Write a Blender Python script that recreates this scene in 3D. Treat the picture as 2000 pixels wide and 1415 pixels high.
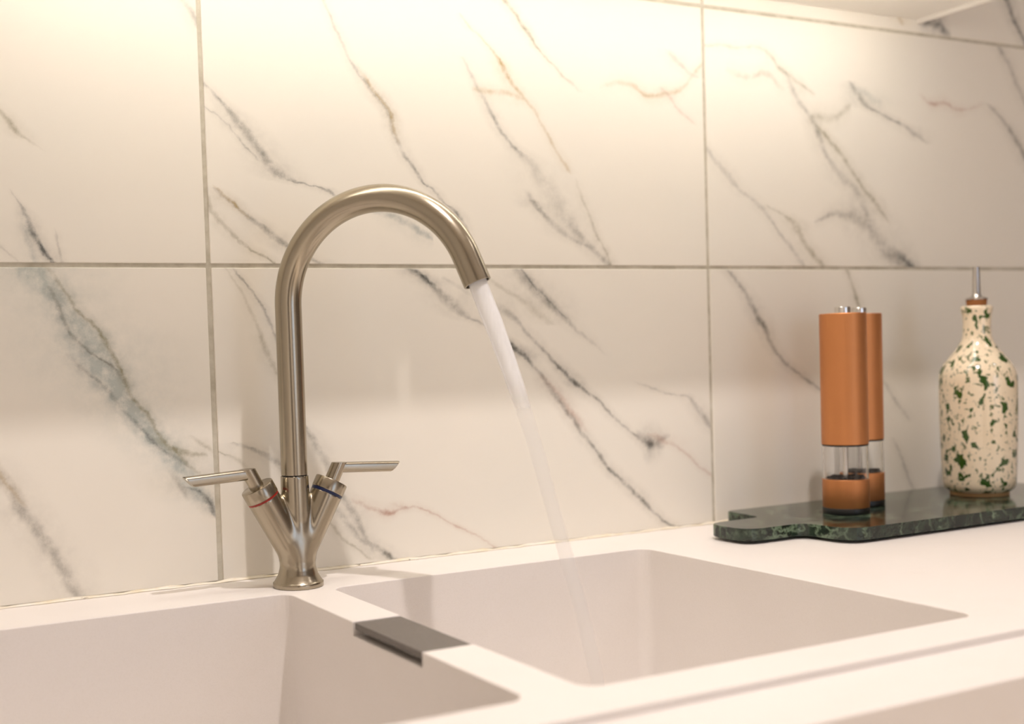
import bpy, bmesh, math, random
import numpy as np
from mathutils import Vector, Matrix

scn = bpy.context.scene
COL = scn.collection
for o in list(bpy.data.objects):
    bpy.data.objects.remove(o, do_unlink=True)

# ------------------------------------------------------------------ camera
# world: x along the tiled wall, y into the wall (tile faces at y=0), z up, worktop at z=0
IW, IH = 2000.0, 1415.0
CAM_C = np.array([-0.3530, -1.1016, 0.2088])
YAW, PITCH, ROLL = 0.4732, -0.0386, -0.0332
FPX, PPX, PPY = 2375.5, -191.1, 77.8        # focal length and principal point offset in photo pixels
_fwd = np.array([math.sin(YAW)*math.cos(PITCH), math.cos(YAW)*math.cos(PITCH), math.sin(PITCH)])
_r = np.array([math.cos(YAW), -math.sin(YAW), 0.0])
_u = np.cross(_r, _fwd)
CR = math.cos(ROLL)*_r + math.sin(ROLL)*_u
CU = -math.sin(ROLL)*_r + math.cos(ROLL)*_u
cam_d = bpy.data.cameras.new('camera')
cam = bpy.data.objects.new('camera', cam_d)
COL.objects.link(cam)
M = Matrix.Identity(4)
for i in range(3):
    M[i][0], M[i][1], M[i][2], M[i][3] = CR[i], CU[i], -_fwd[i], CAM_C[i]
cam.matrix_world = M
cam_d.sensor_fit = 'HORIZONTAL'
cam_d.sensor_width = 36.0
cam_d.lens = FPX/IW*36.0
cam_d.shift_x = -PPX/IW
cam_d.shift_y = PPY/IW
cam_d.clip_start = 0.02
cam_d.dof.use_dof = True
cam_d.dof.focus_distance = 1.125
cam_d.dof.aperture_fstop = 3.7
scn.camera = cam

def ray(x, y):
    return _fwd + CR*(x-IW/2-PPX)/FPX - CU*(y-IH/2-PPY)/FPX
def on_wall(x, y):
    d = ray(x, y)
    return CAM_C + d*((0-CAM_C[1])/d[1])

# ------------------------------------------------------------------ world, exposure
world = bpy.data.worlds.new('world')
scn.world = world
world.use_nodes = True
bg = world.node_tree.nodes['Background']
bg.inputs['Color'].default_value = (0.50, 0.68, 1.0, 1)
bg.inputs['Strength'].default_value = 1.6
scn.view_settings.view_transform = 'Standard'
scn.view_settings.look = 'None'
scn.view_settings.gamma = 1.0
scn.view_settings.use_curve_mapping = False
scn.view_settings.exposure = 0.58

BAR_STRENGTH = 14.0
LAMP_COL = (1.0, 0.915, 0.893)
BAR_COL = (1.0, 0.945, 0.855)
# ceiling spots (x, y, power) and one long fill light added for bounce
SPOTS = ((0.200, -0.690, 9.3), (1.37, -1.05, 0.9))
LINEAR = (0.3, -2.45, 2.2, 60.0)
LIN_Z = 1.5
for sx_, sy_, w_ in SPOTS:
    ld = bpy.data.lights.new('ceiling_spot_beam', 'AREA')
    ld.shape = 'DISK'; ld.size = 0.035; ld.energy = w_; ld.color = LAMP_COL
    lo = bpy.data.objects.new('ceiling_spot_beam', ld)
    lo.location = (sx_, sy_, LIN_Z-0.022)
    COL.objects.link(lo)
ld = bpy.data.lights.new('bounce_fill_beam', 'AREA')
ld.shape = 'RECTANGLE'; ld.size = LINEAR[2]; ld.size_y = 0.06; ld.energy = LINEAR[3]; ld.color = LAMP_COL
ld.spread = math.radians(104)
lo = bpy.data.objects.new('bounce_fill_beam', ld)
lo.location = (LINEAR[0], LINEAR[1], LIN_Z-0.046)
COL.objects.link(lo)

# ------------------------------------------------------------------ helpers
def tag(o, label=None, cat=None, group=None, kind=None):
    if label: o['label'] = label
    if cat: o['category'] = cat
    if group: o['group'] = group
    if kind: o['kind'] = kind
    return o
def empty(name, loc=(0, 0, 0), rz=0.0):
    e = bpy.data.objects.new(name, None)
    e.empty_display_size = 0.05
    e.location = loc; e.rotation_euler = (0, 0, rz)
    COL.objects.link(e)
    return e
def obj(name, bm, mat, parent=None, smooth=False, loc=None, angle=None):
    me = bpy.data.meshes.new(name)
    bmesh.ops.recalc_face_normals(bm, faces=bm.faces)
    bm.to_mesh(me); bm.free()
    if mat is not None: me.materials.append(mat)
    if smooth:
        for p in me.polygons: p.use_smooth = True
        if angle: 
            me.set_sharp_from_angle(angle=math.radians(angle))
    o = bpy.data.objects.new(name, me)
    COL.objects.link(o)
    if parent is not None: o.parent = parent
    if loc is not None: o.location = loc
    return o
def box(bm, x0, x1, y0, y1, z0, z1, bev=0.0, seg=2):
    r = bmesh.ops.create_cube(bm, size=1.0)
    vs = r['verts']
    for v in vs:
        v.co = Vector(((x0+x1)/2+v.co.x*(x1-x0), (y0+y1)/2+v.co.y*(y1-y0), (z0+z1)/2+v.co.z*(z1-z0)))
    if bev > 0:
        es = list({e for v in vs for e in v.link_edges})
        bmesh.ops.bevel(bm, geom=es, offset=bev, segments=seg, affect='EDGES', profile=0.5)
    return bm
def boxobj(name, x0, x1, y0, y1, z0, z1, mat, parent=None, bev=0.0):
    bm = bmesh.new(); box(bm, x0, x1, y0, y1, z0, z1, bev)
    return obj(name, bm, mat, parent)
def lathe(bm, prof, n=48, cx=0.0, cy=0.0):
    """prof: list of (r, z), open profile; ends on axis when r == 0"""
    rings = []
    for r, z in prof:
        if r <= 1e-7:
            rings.append([bm.verts.new((cx, cy, z))])
        else:
            rings.append([bm.verts.new((cx+r*math.cos(2*math.pi*k/n), cy+r*math.sin(2*math.pi*k/n), z)) for k in range(n)])
    for a, b in zip(rings[:-1], rings[1:]):
        for k in range(n):
            k2 = (k+1) % n
            if len(a) == 1 and len(b) == 1: continue
            if len(a) == 1: bm.faces.new((a[0], b[k2], b[k]))
            elif len(b) == 1: bm.faces.new((a[k], a[k2], b[0]))
            else: bm.faces.new((a[k], a[k2], b[k2], b[k]))
    return bm
def sweep(bm, pts, radii, n=32, caps=(True, True)):
    """round tube along a planar polyline"""
    pts = [Vector(p) for p in pts]
    T = []
    for i in range(len(pts)):
        a = pts[max(i-1, 0)]; b = pts[min(i+1, len(pts)-1)]
        T.append((b-a).normalized())
    ref = Vector((0, 0, 1)) if abs(T[0].z) < 0.9 else Vector((1, 0, 0))
    N = (ref-T[0]*ref.dot(T[0])).normalized()
    rings = []
    for i, p in enumerate(pts):
        if i: 
            q = T[i-1].rotation_difference(T[i]); N = q @ N
        Bn = T[i].cross(N)
        rings.append([bm.verts.new(p+radii[i]*(math.cos(2*math.pi*k/n)*N+math.sin(2*math.pi*k/n)*Bn)) for k in range(n)])
    for a, b in zip(rings[:-1], rings[1:]):
        for k in range(n):
            k2 = (k+1) % n
            bm.faces.new((a[k], a[k2], b[k2], b[k]))
    if caps[0]: bm.faces.new(rings[0][::-1])
    if caps[1]: bm.faces.new(rings[-1])
    return rings, T
def rrect(x0, x1, y0, y1, r, n=6):
    pts = []
    for cx, cy, a0 in ((x1-r, y1-r, 0), (x0+r, y1-r, 90), (x0+r, y0+r, 180), (x1-r, y0+r, 270)):
        for k in range(n+1):
            a = math.radians(a0+90*k/n)
            pts.append((cx+r*math.cos(a), cy+r*math.sin(a)))
    return pts
def prism(bm, pts, z0, z1):
    lo = [bm.verts.new((x, y, z0)) for x, y in pts]
    hi = [bm.verts.new((x, y, z1)) for x, y in pts]
    n = len(pts)
    bm.faces.new(lo[::-1]); bm.faces.new(hi)
    for k in range(n):
        bm.faces.new((lo[k], lo[(k+1) % n], hi[(k+1) % n], hi[k]))
    return bm

# ------------------------------------------------------------------ materials
def new_mat(name):
    m = bpy.data.materials.new(name); m.use_nodes = True
    nt = m.node_tree
    return m, nt, nt.nodes['Principled BSDF'], nt.nodes['Material Output']
def srgb(r, g, b):
    def f(c):
        c /= 255.0
        return c/12.92 if c <= 0.04045 else ((c+0.055)/1.055)**2.4
    return (f(r), f(g), f(b), 1.0)
def simple(name, col, rough=0.5, metal=0.0, **kw):
    m, nt, b, out = new_mat(name)
    b.inputs['Base Color'].default_value = col
    b.inputs['Roughness'].default_value = rough
    b.inputs['Metallic'].default_value = metal
    for k, v in kw.items(): b.inputs[k].default_value = v
    return m
def node(nt, typ, **kw):
    n = nt.nodes.new(typ)
    for k, v in kw.items(): setattr(n, k, v)
    return n
def link(nt, a, b): nt.links.new(a, b)
def mth(nt, op, a, b=None, c=None):
    n = nt.nodes.new('ShaderNodeMath'); n.operation = op
    for i, v in enumerate((a, b, c)):
        if v is None: continue
        if isinstance(v, (int, float)): n.inputs[i].default_value = v
        else: nt.links.new(v, n.inputs[i])
    return n.outputs[0]
def vmth(nt, op, a, b):
    n = nt.nodes.new('ShaderNodeVectorMath'); n.operation = op
    for i, v in enumerate((a, b)):
        if isinstance(v, tuple): n.inputs[i].default_value = v
        else: nt.links.new(v, n.inputs[i])
    return n.outputs[0]
def noise(nt, vec, scale, detail=3.0, rough=0.5):
    n = nt.nodes.new('ShaderNodeTexNoise')
    n.inputs['Scale'].default_value = scale; n.inputs['Detail'].default_value = detail
    n.inputs['Roughness'].default_value = rough
    if vec is not None: nt.links.new(vec, n.inputs['Vector'])
    return n
def maprange(nt, v, a, b, c, d, mode='LINEAR', clamp=True):
    n = nt.nodes.new('ShaderNodeMapRange'); n.interpolation_type = mode; n.clamp = clamp
    for i, q in enumerate((v, a, b, c, d)):
        if isinstance(q, (int, float)): n.inputs[i].default_value = q
        else: nt.links.new(q, n.inputs[i])
    return n.outputs[0]
def mixcol(nt, fac, a, b):
    n = nt.nodes.new('ShaderNodeMix'); n.data_type = 'RGBA'
    for i, q in ((0, fac), (6, a), (7, b)):
        if isinstance(q, (int, float, tuple)): n.inputs[i].default_value = q
        else: nt.links.new(q, n.inputs[i])
    return n.outputs[2]
def fcurve(nt, v, pts):
    n = nt.nodes.new('ShaderNodeFloatCurve')
    c = n.mapping.curves[0]
    pts = sorted(pts)
    c.points[0].location = pts[0]; c.points[1].location = pts[-1]
    for p in pts[1:-1]: c.points.new(*p)
    n.mapping.update()
    nt.links.new(v, n.inputs['Value'])
    return n.outputs[0]

PALE = srgb(182, 189, 183)
GREY, BLUE, OLIVE, GOLD, RED, DARK = (srgb(126, 123, 113), srgb(152, 160, 156), srgb(138, 130, 96), srgb(178, 150, 92), srgb(176, 128, 106), srgb(76, 78, 76))
TILE_BASE = srgb(241, 235, 223)

def tile_material(name, veins):
    """white marble-look porcelain; every vein is a curve x(z) or z(x) in wall metres"""
    m, nt, b, out = new_mat(name)
    geo = node(nt, 'ShaderNodeNewGeometry')
    pos = geo.outputs['Position']
    n1 = noise(nt, pos, 28.0, 4.0, 0.6)
    d1 = vmth(nt, 'MULTIPLY', vmth(nt, 'SUBTRACT', n1.outputs['Color'], (0.5, 0.5, 0.5)), (0.011, 0.0, 0.011))
    n2 = noise(nt, pos, 170.0, 3.0, 0.6)
    d2 = vmth(nt, 'MULTIPLY', vmth(nt, 'SUBTRACT', n2.outputs['Color'], (0.5, 0.5, 0.5)), (0.0034, 0.0, 0.0034))
    p = vmth(nt, 'ADD', vmth(nt, 'ADD', pos, d1), d2)
    sx = node(nt, 'ShaderNodeSeparateXYZ'); link(nt, p, sx.inputs[0])
    X, Z = sx.outputs[0], sx.outputs[2]
    nb = noise(nt, pos, 75.0, 4.0, 0.65)
    brk = maprange(nt, nb.outputs[0], 0.32, 0.66, 0.30, 1.15)
    nc = noise(nt, pos, 5.0, 3.0, 0.5)
    col = mixcol(nt, maprange(nt, nc.outputs[0], 0.4, 0.75, 0.0, 0.35), TILE_BASE, srgb(232, 230, 221))
    for pts, ws, ss, color in veins:
        # pts (x, z) metres, ws half widths in metres
        P = np.array(pts)
        dz = np.diff(P[:, 1]); dx = np.diff(P[:, 0])
        usez = bool(np.all(dz < 0) or np.all(dz > 0)) and (abs(P[-1, 1]-P[0, 1]) >= 0.5*abs(P[-1, 0]-P[0, 0]) or not (np.all(dx > 0) or np.all(dx < 0)))
        t = P[:, 1] if usez else P[:, 0]
        a = P[:, 0] if usez else P[:, 1]
        order = np.argsort(t); t = t[order]; a = a[order]
        w = np.array(ws)[order]; s = np.array(ss)[order]
        t0, t1 = t[0], t[-1]; a0, a1 = a.min()-1e-4, a.max()+1e-4
        slope = abs(a[-1]-a[0])/max(t1-t0, 1e-6); cs = 1/math.sqrt(1+slope*slope)
        tn = (t-t0)/(t1-t0)
        wm = w.max()/cs
        T = maprange(nt, Z if usez else X, float(t0), float(t1), 0.0, 1.0)
        c = mth(nt, 'MULTIPLY_ADD', fcurve(nt, T, [(float(q), float((v-a0)/(a1-a0))) for q, v in zip(tn, a)]), float(a1-a0), float(a0))
        dist = mth(nt, 'ABSOLUTE', mth(nt, 'SUBTRACT', X if usez else Z, c))
        if w.max()-w.min() > 1e-5:
            W_ = mth(nt, 'MULTIPLY', fcurve(nt, T, [(float(q), float(v/w.max())) for q, v in zip(tn, w)]), float(wm))
            W4 = mth(nt, 'MULTIPLY', W_, 3.6)
        else:
            W_, W4 = float(wm), float(wm*3.6)
        core = maprange(nt, dist, 0.0, W_, 1.0, 0.0, 'SMOOTHSTEP')
        halo = maprange(nt, dist, 0.0, W4, 0.30, 0.0, 'SMOOTHSTEP')
        S = fcurve(nt, T, [(float(q), float(min(v, 1.0))) for q, v in zip(tn, s)])
        fac = mth(nt, 'MULTIPLY', mth(nt, 'MULTIPLY', mth(nt, 'MULTIPLY_ADD', core, 0.86, halo), S), brk)
        col = mixcol(nt, mth(nt, 'MINIMUM', fac, 0.92), col, color)
    link(nt, col, b.inputs['Base Color'])
    b.inputs['Roughness'].default_value = 0.55
    b.inputs['IOR'].default_value = 1.45
    return m

def vein(crop, scale, pts, w, s, color, taper=True):
    """vein read off the photograph: crop origin + zoom factor, points, full width(s) in crop pixels, strength(s)"""
    n = len(pts)
    ws = [w]*n if isinstance(w, (int, float)) else list(np.interp(np.linspace(0, 1, n), np.linspace(0, 1, len(w)), w))
    ss = [s]*n if isinstance(s, (int, float)) else list(np.interp(np.linspace(0, 1, n), np.linspace(0, 1, len(s)), s))
    P, Wm = [], []
    for (x, y), q in zip(pts, ws):
        X, Y = crop[0]+x/scale, crop[1]+y/scale
        a = on_wall(X, Y)
        dep = (a-CAM_C) @ _fwd
        P.append((a[0], a[2])); Wm.append(1.0*q/scale*dep/FPX)
    if taper:
        # carry both ends on a little and let them fade out
        for e, f in ((0, 1), (-1, -2)):
            dx, dz = P[e][0]-P[f][0], P[e][1]-P[f][1]
            L = math.hypot(dx, dz); k = 0.014/max(L, 1e-6)
            q = (P[e][0]+dx*k, P[e][1]+dz*k)
            if e == 0: P.insert(0, q); Wm.insert(0, Wm[0]*0.6); ss.insert(0, 0.0)
            else: P.append(q); Wm.append(Wm[-1]*0.6); ss.append(0.0)
    return (P, Wm, ss, color)

cA = ((0, 500), 2.0205); cB = ((0, 0), 2.721); cC = ((380, 0), 2.621); cC2 = ((880, 0), 2.621)
cD = ((400, 500), 2.246); cD2 = ((780, 500), 2.439); cE = ((1360, 0), 2.62); cG = ((1380, 500), 2.721)
V = {}
V['left_low'] = [
    vein(*cA, [(100, 40), (195, 130), (270, 230), (350, 350), (415, 460), (480, 560), (570, 670), (650, 760), (715, 840), (770, 920), (815, 975)], [120, 95, 90, 120, 110, 85, 68, 64, 58, 60, 50], [.85, .9, .85, .9, .95, 1, 1, .95, .85, .8, .6], PALE),
    vein(*cA, [(190, 45), (245, 130), (310, 215), (370, 280), (430, 370), (470, 450), (520, 555), (590, 640), (650, 735), (700, 780), (750, 830)], 13, [.3, .5, .6, .6, .6, .7, .6, .6, .5, .5, .4], OLIVE),
    vein(*cA, [(220, 180), (275, 295), (340, 370), (400, 415), (440, 440), (480, 490)], 12, [.6, .5, .6, .8, .7, .4], GREY),
    vein(*cA, [(300, 420), (330, 455), (405, 510), (480, 600), (570, 690), (620, 745), (700, 800)], 13, [.2, .4, .4, .25, .5, .5, .35], DARK),
    vein(*cA, [(690, 880), (720, 930)], 20, [.3, .4], GREY),
    vein(*cA, [(770, 930), (805, 945), (830, 985)], 16, [.5, .6, .7], DARK),
    vein(*cA, [(-30, 820), (20, 890), (70, 960), (90, 1020), (150, 1090), (210, 1180), (260, 1260), (310, 1345)], [40, 38, 34, 44, 40, 40, 42, 36], [.3, .45, .45, .52, .52, .52, .5, .45], GREY),
    vein(*cA, [(-20, 830), (20, 890), (70, 950)], 12, [.4, .5, .3], GOLD),
    vein(*cA, [(795, 740), (840, 770), (889, 790)], 12, .4, OLIVE),
    vein(*cA, [(640, 740), (700, 775), (770, 785)], 14, [.3, .4, .5], OLIVE),
]
V['left_high'] = [
    vein(*cB, [(-30, 560), (0, 590), (50, 650), (100, 715), (170, 760)], [20, 20, 22, 22, 14], [.3, .4, .55, .5, .15], OLIVE),
    vein(*cB, [(95, 1080), (140, 1160), (180, 1250), (215, 1310), (260, 1370), (290, 1400)], [10, 20, 24, 22, 26, 24], [.4, .6, .7, .85, .9, .9], DARK),
    vein(*cB, [(130, 1180), (150, 1280), (190, 1395)], 34, [.3, .4, .4], BLUE),
    vein(*cB, [(960, -20), (1020, 70), (1060, 160)], 26, .35, GREY),
    vein(*cB, [(310, 1290), (340, 1395)], 12, .3, GREY),
    vein(*cB, [(0, 1310), (60, 1370)], 10, .25, GREY),
]
V['mid_high'] = [
    vein(*cC, [(30, 415), (110, 490), (165, 545), (235, 640), (300, 720), (360, 800), (430, 890), (480, 920), (560, 945), (650, 965), (720, 1000)], [12, 14, 18, 30, 30, 34, 36, 30, 22, 22, 16], [.4, .55, .6, .65, .6, .6, .65, .6, .6, .7, .5], GREY),
    vein(*cC, [(930, 1090), (1020, 1110), (1100, 1150), (1170, 1195)], [20, 30, 34, 26], [.35, .5, .55, .6], BLUE),
    vein(*cC, [(660, -10), (670, 20), (700, 100), (740, 190), (800, 310), (870, 410), (940, 500), (1000, 590), (1020, 670), (1060, 760), (1130, 870), (1170, 930), (1230, 980), (1270, 1030), (1340, 1090), (1380, 1150), (1420, 1230)], [12, 12, 14, 14, 14, 18, 26, 18, 22, 18, 18, 14, 16, 14, 18, 14, 12], [.3, .3, .35, .35, .4, .5, .65, .7, .45, .5, .6, .6, .75, .5, .7, .5, .4], GREY),
    vein(*cC, [(870, 390), (930, 480), (1000, 580), (1030, 680)], 14, [.2, .6, .6, .4], GOLD),
    vein(*cC, [(155, 1010), (230, 1080), (330, 1160), (400, 1210), (470, 1255), (560, 1310), (640, 1350)], [14, 16, 22, 28, 26, 22, 24], [.5, .55, .55, .6, .7, .5, .5], GREY),
    vein(*cC, [(150, 1000), (230, 1080)], 14, .5, GOLD),
    vein(*cC, [(60, 1000), (80, 1050), (130, 1130), (200, 1210), (260, 1260), (340, 1305), (410, 1345)], [20, 20, 18, 18, 18, 20, 16], [.35, .45, .45, .45, .5, .6, .5], OLIVE),
    vein(*cC, [(60, 550), (130, 600), (200, 680), (280, 770)], 9, [.25, .3, .3, .4], GREY),
    vein(*cC2, [(250, -30), (320, 60), (380, 140), (430, 220), (500, 300), (570, 380), (630, 440)], [18, 16, 16, 14, 12, 12, 12], [.5, .55, .6, .6, .45, .4, .2], OLIVE),
    vein(*cC2, [(90, 120), (160, 200), (230, 290), (290, 390), (330, 440), (400, 520), (470, 640), (520, 730), (580, 840)], [14, 12, 16, 24, 18, 16, 12, 14, 14], [.3, .35, .5, .8, .5, .4, .3, .4, .4], GOLD),
    vein(*cC2, [(90, 350), (130, 430), (180, 520), (230, 620), (270, 690), (320, 750), (400, 830), (480, 930), (560, 1060), (640, 1180), (720, 1270), (800, 1350)], [12, 14, 16, 18, 16, 20, 50, 70, 70, 40, 34, 26], [.3, .35, .5, .65, .6, .6, .3, .25, .28, .45, .5, .55], GREY),
    vein(*cC2, [(415, 1020), (440, 1055), (465, 1085), (520, 1140), (600, 1210), (680, 1250)], [22, 26, 18, 24, 30, 24], [.4, .8, .6, .35, .4, .3], GREY),
    vein(*cC2, [(660, 970), (700, 1080), (740, 1180), (790, 1280), (810, 1340)], 14, [.2, .35, .4, .4, .4], OLIVE),
    vein(*cC2, [(810, 430), (880, 420), (940, 440), (980, 475), (1050, 490), (1110, 480), (1190, 440), (1250, 370), (1285, 340)], 20, [.2, .25, .4, .5, .55, .45, .35, .3, .25], GOLD),
    vein(*cC2, [(1110, 490), (1160, 550), (1220, 610)], 14, [.3, .25, .2], RED),
    vein(*cC2, [(1140, 290), (1175, 330), (1230, 370)], 22, [.3, .3, .3], GREY),
    vein(*cC2, [(170, 465), (240, 470), (330, 490)], 22, [.4, .3, .45], GOLD),
]
V['mid_low'] = [
    vein(*cD, [(120, 40), (190, 140), (225, 190), (270, 270), (305, 340), (340, 430)], [9, 10, 12, 11, 11, 10], [.35, .5, .6, .5, .5, .4], GREY),
    vein(*cD, [(100, 60), (170, 180), (230, 310), (270, 410), (310, 490), (350, 560)], [10, 12, 14, 22, 20, 14], [.2, .25, .3, .45, .5, .3], OLIVE),
    vein(*cD, [(180, 840), (250, 870), (310, 910), (350, 950)], [20, 20, 16, 16], [.5, .5, .6, .5], GREY),
    vein(*cD, [(400, 690), (440, 750), (490, 840), (540, 920), (600, 1050), (650, 1120), (690, 1200), (715, 1250)], [14, 18, 28, 26, 24, 26, 22, 16], [.4, .5, .5, .45, .5, .55, .5, .4], GREY),
    vein(*cD, [(560, 1090), (620, 1160), (690, 1245), (760, 1285), (800, 1310), (850, 1355)], [20, 20, 20, 26, 24, 18], [.3, .4, .45, .55, .75, .6], GREY),
    vein(*cD, [(550, 1170), (620, 1250), (690, 1300)], 12, .35, OLIVE),
    vein(*cD, [(690, 1090), (740, 1110), (810, 1130), (860, 1105), (920, 1100), (1000, 1130), (1110, 1190)], [14, 14, 14, 10, 8, 7, 7], [.35, .4, .6, .4, .25, .2, .2], RED),
    vein(*cD, [(-10, 830), (60, 860), (120, 880), (180, 930)], 12, [.4, .4, .35, .2], OLIVE),
    vein(*cD2, [(20, 40), (60, 70), (120, 110), (170, 150), (240, 210), (300, 280), (360, 310), (410, 330), (520, 420), (560, 455), (605, 485), (650, 530), (690, 590), (740, 670), (800, 740), (870, 840), (950, 950), (1030, 1045), (1130, 1130), (1220, 1230), (1320, 1305)], [14, 22, 28, 24, 42, 30, 20, 16, 22, 32, 22, 12, 15, 20, 16, 15, 15, 16, 18, 15, 16], [.3, .6, .7, .6, .55, .5, .5, .5, .8, .9, .7, .6, .6, .6, .6, .65, .65, .75, .75, .7, .7], GREY),
    vein(*cD2, [(80, 75), (130, 110), (170, 145)], 16, [.5, .8, .5], DARK),
    vein(*cD2, [(525, 420), (560, 455), (600, 482)], 18, [.5, .8, .6], DARK),
    vein(*cD2, [(250, 130), (350, 190), (430, 230), (530, 280), (600, 360), (690, 450), (760, 530), (820, 590), (880, 640), (980, 730), (1070, 810), (1150, 880), (1190, 895), (1250, 870)], [14, 16, 24, 30, 16, 16, 18, 22, 16, 14, 12, 14, 34, 20], [.2, .2, .3, .45, .5, .6, .75, .8, .7, .6, .5, .6, .7, .5], GREY),
    vein(*cD2, [(790, 560), (825, 595)], 20, .6, DARK),
    vein(*cD2, [(1160, 870), (1190, 892), (1225, 900)], 30, [.4, .7, .4], DARK),
    vein(*cD2, [(1240, 870), (1330, 920), (1400, 980), (1490, 1050)], [30, 14, 10, 10], [.35, .3, .3, .25], RED),
    vein(*cD2, [(530, 45), (560, 70), (620, 130), (690, 200), (760, 270), (820, 330), (890, 390), (960, 450)], [24, 30, 44, 44, 34, 20, 14, 10], [.35, .45, .5, .55, .5, .4, .3, .15], GREY),
    vein(*cD2, [(590, 75), (650, 150), (720, 220), (760, 260)], 10, [.5, .5, .5, .5], DARK),
    vein(*cD2, [(440, 120), (520, 170), (600, 220), (690, 300)], [18, 18, 26, 26], [.2, .3, .3, .3], OLIVE),
    vein(*cD2, [(1150, 610), (1280, 655), (1370, 670), (1420, 720), (1490, 820)], [10, 14, 14, 16, 14], [.15, .4, .4, .5, .5], GREY),
    vein(*cD2, [(0, 1190), (100, 1200), (230, 1265), (350, 1330), (470, 1395)], 9, [.2, .25, .3, .3, .3], RED),
    vein(*cD2, [(700, 600), (780, 690), (865, 800)], 22, [.2, .35, .25], RED),
]
V['right_high'] = [
    vein(*cE, [(70, 235), (200, 240), (330, 250), (420, 340), (500, 410), (570, 455)], [12, 14, 16, 22, 20, 14], [.25, .25, .25, .5, .4, .4], OLIVE),
    vein(*cE, [(470, 410), (530, 530), (580, 590), (610, 650), (640, 740), (690, 830), (760, 920), (820, 980), (870, 1090)], [20, 26, 24, 26, 26, 30, 44, 34, 24], [.25, .45, .5, .6, .5, .42, .38, .4, .4], GREY),
    vein(*cE, [(610, 640), (690, 730), (750, 800), (830, 930), (900, 1020), (970, 1115)], [14, 20, 18, 18, 20, 14], [.4, .6, .5, .5, .55, .3], OLIVE),
    vein(*cE, [(610, 600), (690, 600), (760, 560)], 30, [.3, .3, .35], OLIVE),
    vein(*cE, [(810, 455), (870, 540), (940, 580), (1010, 620), (1080, 650), (1150, 710)], [16, 22, 18, 18, 26, 16], [.6, .7, .65, .65, .5, .4], GREY),
    vein(*cE, [(820, 450), (900, 500), (930, 540)], 40, [.2, .3, .1], BLUE),
    vein(*cE, [(1165, 505), (1200, 530), (1270, 530), (1330, 565), (1400, 560), (1445, 545)], [16, 16, 16, 16, 12, 12], [.25, .45, .45, .4, .3, .2], RED),
    vein(*cE, [(40, 750), (140, 870), (210, 960), (330, 1060), (400, 1160), (470, 1250), (560, 1370)], [20, 24, 24, 22, 14, 20, 20], [.3, .35, .35, .3, .4, .3, .35], GREY),
    vein(*cE, [(400, 1075), (480, 1120), (510, 1150), (540, 1220), (590, 1290), (660, 1380)], [16, 22, 26, 20, 24, 18], [.4, .5, .65, .5, .55, .35], OLIVE),
    vein(*cE, [(640, 1120), (700, 1090), (760, 1095), (830, 1120), (900, 1180), (960, 1270), (1040, 1340), (1120, 1390)], [16, 20, 44, 70, 90, 90, 80, 50], [.4, .45, .45, .45, .45, .45, .5, .5], GREY),
    vein(*cE, [(1035, 1290), (1070, 1340), (1115, 1375)], 24, [.4, .7, .8], DARK),
    vein(*cE, [(1520, 560), (1590, 640), (1650, 740), (1700, 840), (1740, 900)], 22, [.4, .6, .65, .6, .6], GREY),
    vein(*cE, [(1550, 240), (1610, 350), (1650, 450), (1690, 540)], 24, .4, GREY),
    vein(*cE, [(190, 365), (270, 390), (340, 370), (420, 430)], 24, [.2, .3, .35, .2], OLIVE),
]
V['right_top'] = [
    vein(*cE, [(1560, -60), (1600, 40), (1650, 150), (1690, 230)], 26, [.7, .75, .75, .7], DARK),
    vein(*cE, [(1170, 110), (1230, 115), (1275, 165)], 44, [.6, .8, .6], DARK),
    vein(*cE, [(1000, -20), (1020, 40), (1035, 80)], 30, .5, GOLD),
]
V['right_low'] = [
    vein(*cG, [(90, 50), (150, 120), (210, 200), (260, 290), (310, 390), (350, 480), (440, 590), (520, 650), (600, 710), (680, 760)], [14, 18, 20, 24, 22, 18, 20, 20, 18, 14], [.4, .6, .55, .7, .75, .6, .6, .65, .6, .5], GREY),
    vein(*cG, [(960, 700), (990, 750), (1060, 850)], 16, [.3, .35, .3], GREY),
    vein(*cG, [(1010, 1010), (1040, 1080), (1070, 1170), (1110, 1260)], 15, [.35, .45, .45, .4], GREY),
    vein(*cG, [(740, 50), (780, 170), (805, 250)], [18, 18, 22], [.45, .45, .6], OLIVE),
]

def steel_mat(name, col, rough, brush=(1, 1, 60), bump=0.02):
    m, nt, b, out = new_mat(name)
    tc = node(nt, 'ShaderNodeTexCoord')
    mp = node(nt, 'ShaderNodeMapping'); mp.inputs['Scale'].default_value = brush
    link(nt, tc.outputs['Object'], mp.inputs[0])
    n = noise(nt, mp.outputs[0], 60.0, 3.0, 0.6)
    link(nt, maprange(nt, n.outputs[0], 0.3, 0.7, rough-0.01, rough+0.015), b.inputs['Roughness'])
    b.inputs['Base Color'].default_value = col
    b.inputs['Metallic'].default_value = 1.0
    bp = node(nt, 'ShaderNodeBump'); bp.inputs['Strength'].default_value = bump; bp.inputs['Distance'].default_value = 0.001
    link(nt, n.outputs[0], bp.inputs['Height']); link(nt, bp.outputs[0], b.inputs['Normal'])
    return m

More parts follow.
